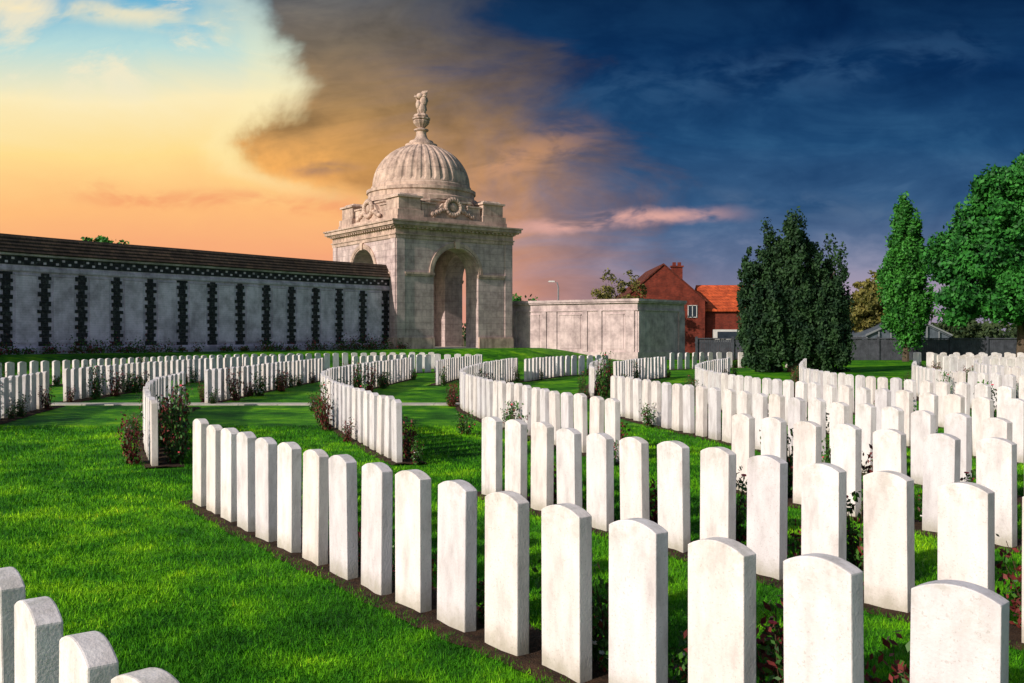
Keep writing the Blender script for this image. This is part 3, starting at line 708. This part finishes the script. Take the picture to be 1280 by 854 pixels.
left=t.ramp(en,[(0,L(235,160,140)),(q(.08),L(247,168,122)),(q(.13),L(255,190,124)),(q(.19),L(255,222,145)),(q(.245),L(252,236,188)),(q(.30),L(185,220,218)),(q(.36),L(70,168,212))])
wis=t.ss(n2,0.50,0.66)
left=t.mix(t.m('MULTIPLY',t.m('MULTIPLY',wis,0.75),t.ss(e_,0.2,0.3)),left,L(255,238,200))
mid=t.ramp(en,[(0,L(205,155,145)),(q(.06),L(218,155,125)),(q(.12),L(238,168,105)),(q(.18),L(222,165,95)),(q(.24),L(168,135,92)),(q(.30),L(128,115,98)),(q(.37),L(98,106,114))])
right=t.ramp(en,[(0,L(165,148,168)),(q(.04),L(142,136,160)),(q(.08),L(102,116,148)),(q(.13),L(62,97,136)),(q(.20),L(32,74,116)),(q(.28),L(13,50,92)),(q(.38),L(6,32,66))])
nb=t.m('ADD',t.m('MULTIPLY',n2,0.6),t.m('ADD',t.m('MULTIPLY',n1,0.2),t.m('MULTIPLY',n3,0.2)))
mid=t.mix(1,mid,t.ramp(nb,[(0.38,(0.48,0.50,0.56,1)),(0.5,(0.93,0.91,0.90,1)),(0.62,(1.45,1.32,1.12,1))]),'MULTIPLY')
right=t.mix(1,right,t.ramp(nb,[(0.38,(0.50,0.64,0.74,1)),(0.5,(0.95,0.97,0.98,1)),(0.62,(2.0,1.55,1.32,1))]),'MULTIPLY')
ed=t.ramp(ex,[(0,(.525,)*3+(1,)),(q(.06),(.50,)*3+(1,)),(q(.115),(.46,)*3+(1,)),(q(.145),(.415,)*3+(1,)),(q(.17),(.375,)*3+(1,)),(q(.20),(.362,)*3+(1,)),(q(.26),(.390,)*3+(1,)),(q(.36),(.358,)*3+(1,))])
edge=t.m('SUBTRACT',t.m('MULTIPLY',ed,2.0),1.0)
wd=t.ss(e_,0.10,0.19,0.15,0.026)
dd=t.m('SUBTRACT',s_,edge); dd=t.m('ADD',dd,t.m('MULTIPLY',t.m('SUBTRACT',n1,0.5),0.14))
mE=t.ss(t.m('DIVIDE',dd,wd),-1.0,1.0)
c=t.mix(mE,left,mid)
rim=t.m('MULTIPLY',t.ss(t.m('ABSOLUTE',t.m('ADD',dd,0.022)),0.0,0.045,1.0,0.0),t.ss(e_,0.12,0.18))
c=t.mix(t.m('MULTIPLY',rim,0.35),c,L(255,240,185))
mR=t.ss(t.m('ADD',t.m('SUBTRACT',s_,t.m('MULTIPLY',t.m('SUBTRACT',0.2,e_),0.35)),t.m('MULTIPLY',t.m('SUBTRACT',n2,0.5),0.5)),-0.18,0.14)
c=t.mix(mR,c,right)
def streak(c,e0,slope,w_,sa,sb,col,am,thr=0.42):
    ee=t.m('SUBTRACT',e_,t.m('ADD',e0,t.m('MULTIPLY',s_,slope))); ee=t.m('ADD',ee,t.m('MULTIPLY',t.m('SUBTRACT',n1,0.5),0.035))
    k=t.ss(t.m('ABSOLUTE',ee),0,w_,1,0); k=t.m('MULTIPLY',k,t.ss(s_,sa,sa+0.09)); k=t.m('MULTIPLY',k,t.ss(s_,sb-0.12,sb,1,0)); k=t.m('MULTIPLY',k,t.ss(n3,thr-0.10,thr+0.14))
    return t.mix(t.m('MULTIPLY',k,am),c,col)
c=streak(c,0.113,0.06,0.012,-0.04,0.27,L(228,172,160),0.9,0.40)
c=streak(c,0.182,0.30,0.032,-0.09,0.12,L(212,155,115),0.6,0.46)
c=streak(c,0.245,0.1,0.04,0.02,0.55,L(52,88,126),0.5,0.5)
c=streak(c,0.165,-0.1,0.02,0.15,0.6,L(84,108,140),0.5,0.5)
c=streak(c,0.1745,0.0,0.011,-0.262,-0.125,L(98,92,108),1.0,0.46)
c=streak(c,0.125,-0.05,0.02,-0.50,-0.05,L(242,150,105),0.6,0.5)
c=streak(c,0.285,-0.12,0.02,-0.60,-0.27,L(255,236,190),0.7,0.45)
sky=t.node('ShaderNodeTexSky',sky_type='NISHITA'); sky.sun_disc=False; sky.sun_elevation=SUN_EL; sky.sun_rotation=math.atan2(S.x,S.y)
vs=t.node('ShaderNodeVectorMath',operation='SCALE'); t.l.new(sky.outputs[0],vs.inputs[0]); vs.inputs['Scale'].default_value=0.10
fin=t.mix(t.ss(y,-0.15,0.45,1.0,0.0),c,vs.outputs[0])
t.l.new(fin,bg.inputs['Color']); bg.inputs['Strength'].default_value=1.0

# ---------------------------------------------------------------- sun
sl=bpy.data.lights.new('sun','SUN'); sl.energy=4.4; sl.angle=math.radians(0.6); sl.color=(1.0,0.90,0.79)
so=bpy.data.objects.new('sun',sl); scene.collection.objects.link(so)
sd=Vector((S.x*math.cos(SUN_EL),S.y*math.cos(SUN_EL),math.sin(SUN_EL)))
so.rotation_euler=sd.to_track_quat('Z','Y').to_euler(); so.location=(-20,-20,30)

# ---------------------------------------------------------------- camera
cam=bpy.data.cameras.new('camera'); cam.lens=33.75; cam.sensor_width=36; cam.clip_end=8000; cam.clip_start=0.05
co=bpy.data.objects.new('camera',cam); scene.collection.objects.link(co); co.location=(0,0,1.6)
co.rotation_euler=(math.radians(90-0.334),0,0); scene.camera=co
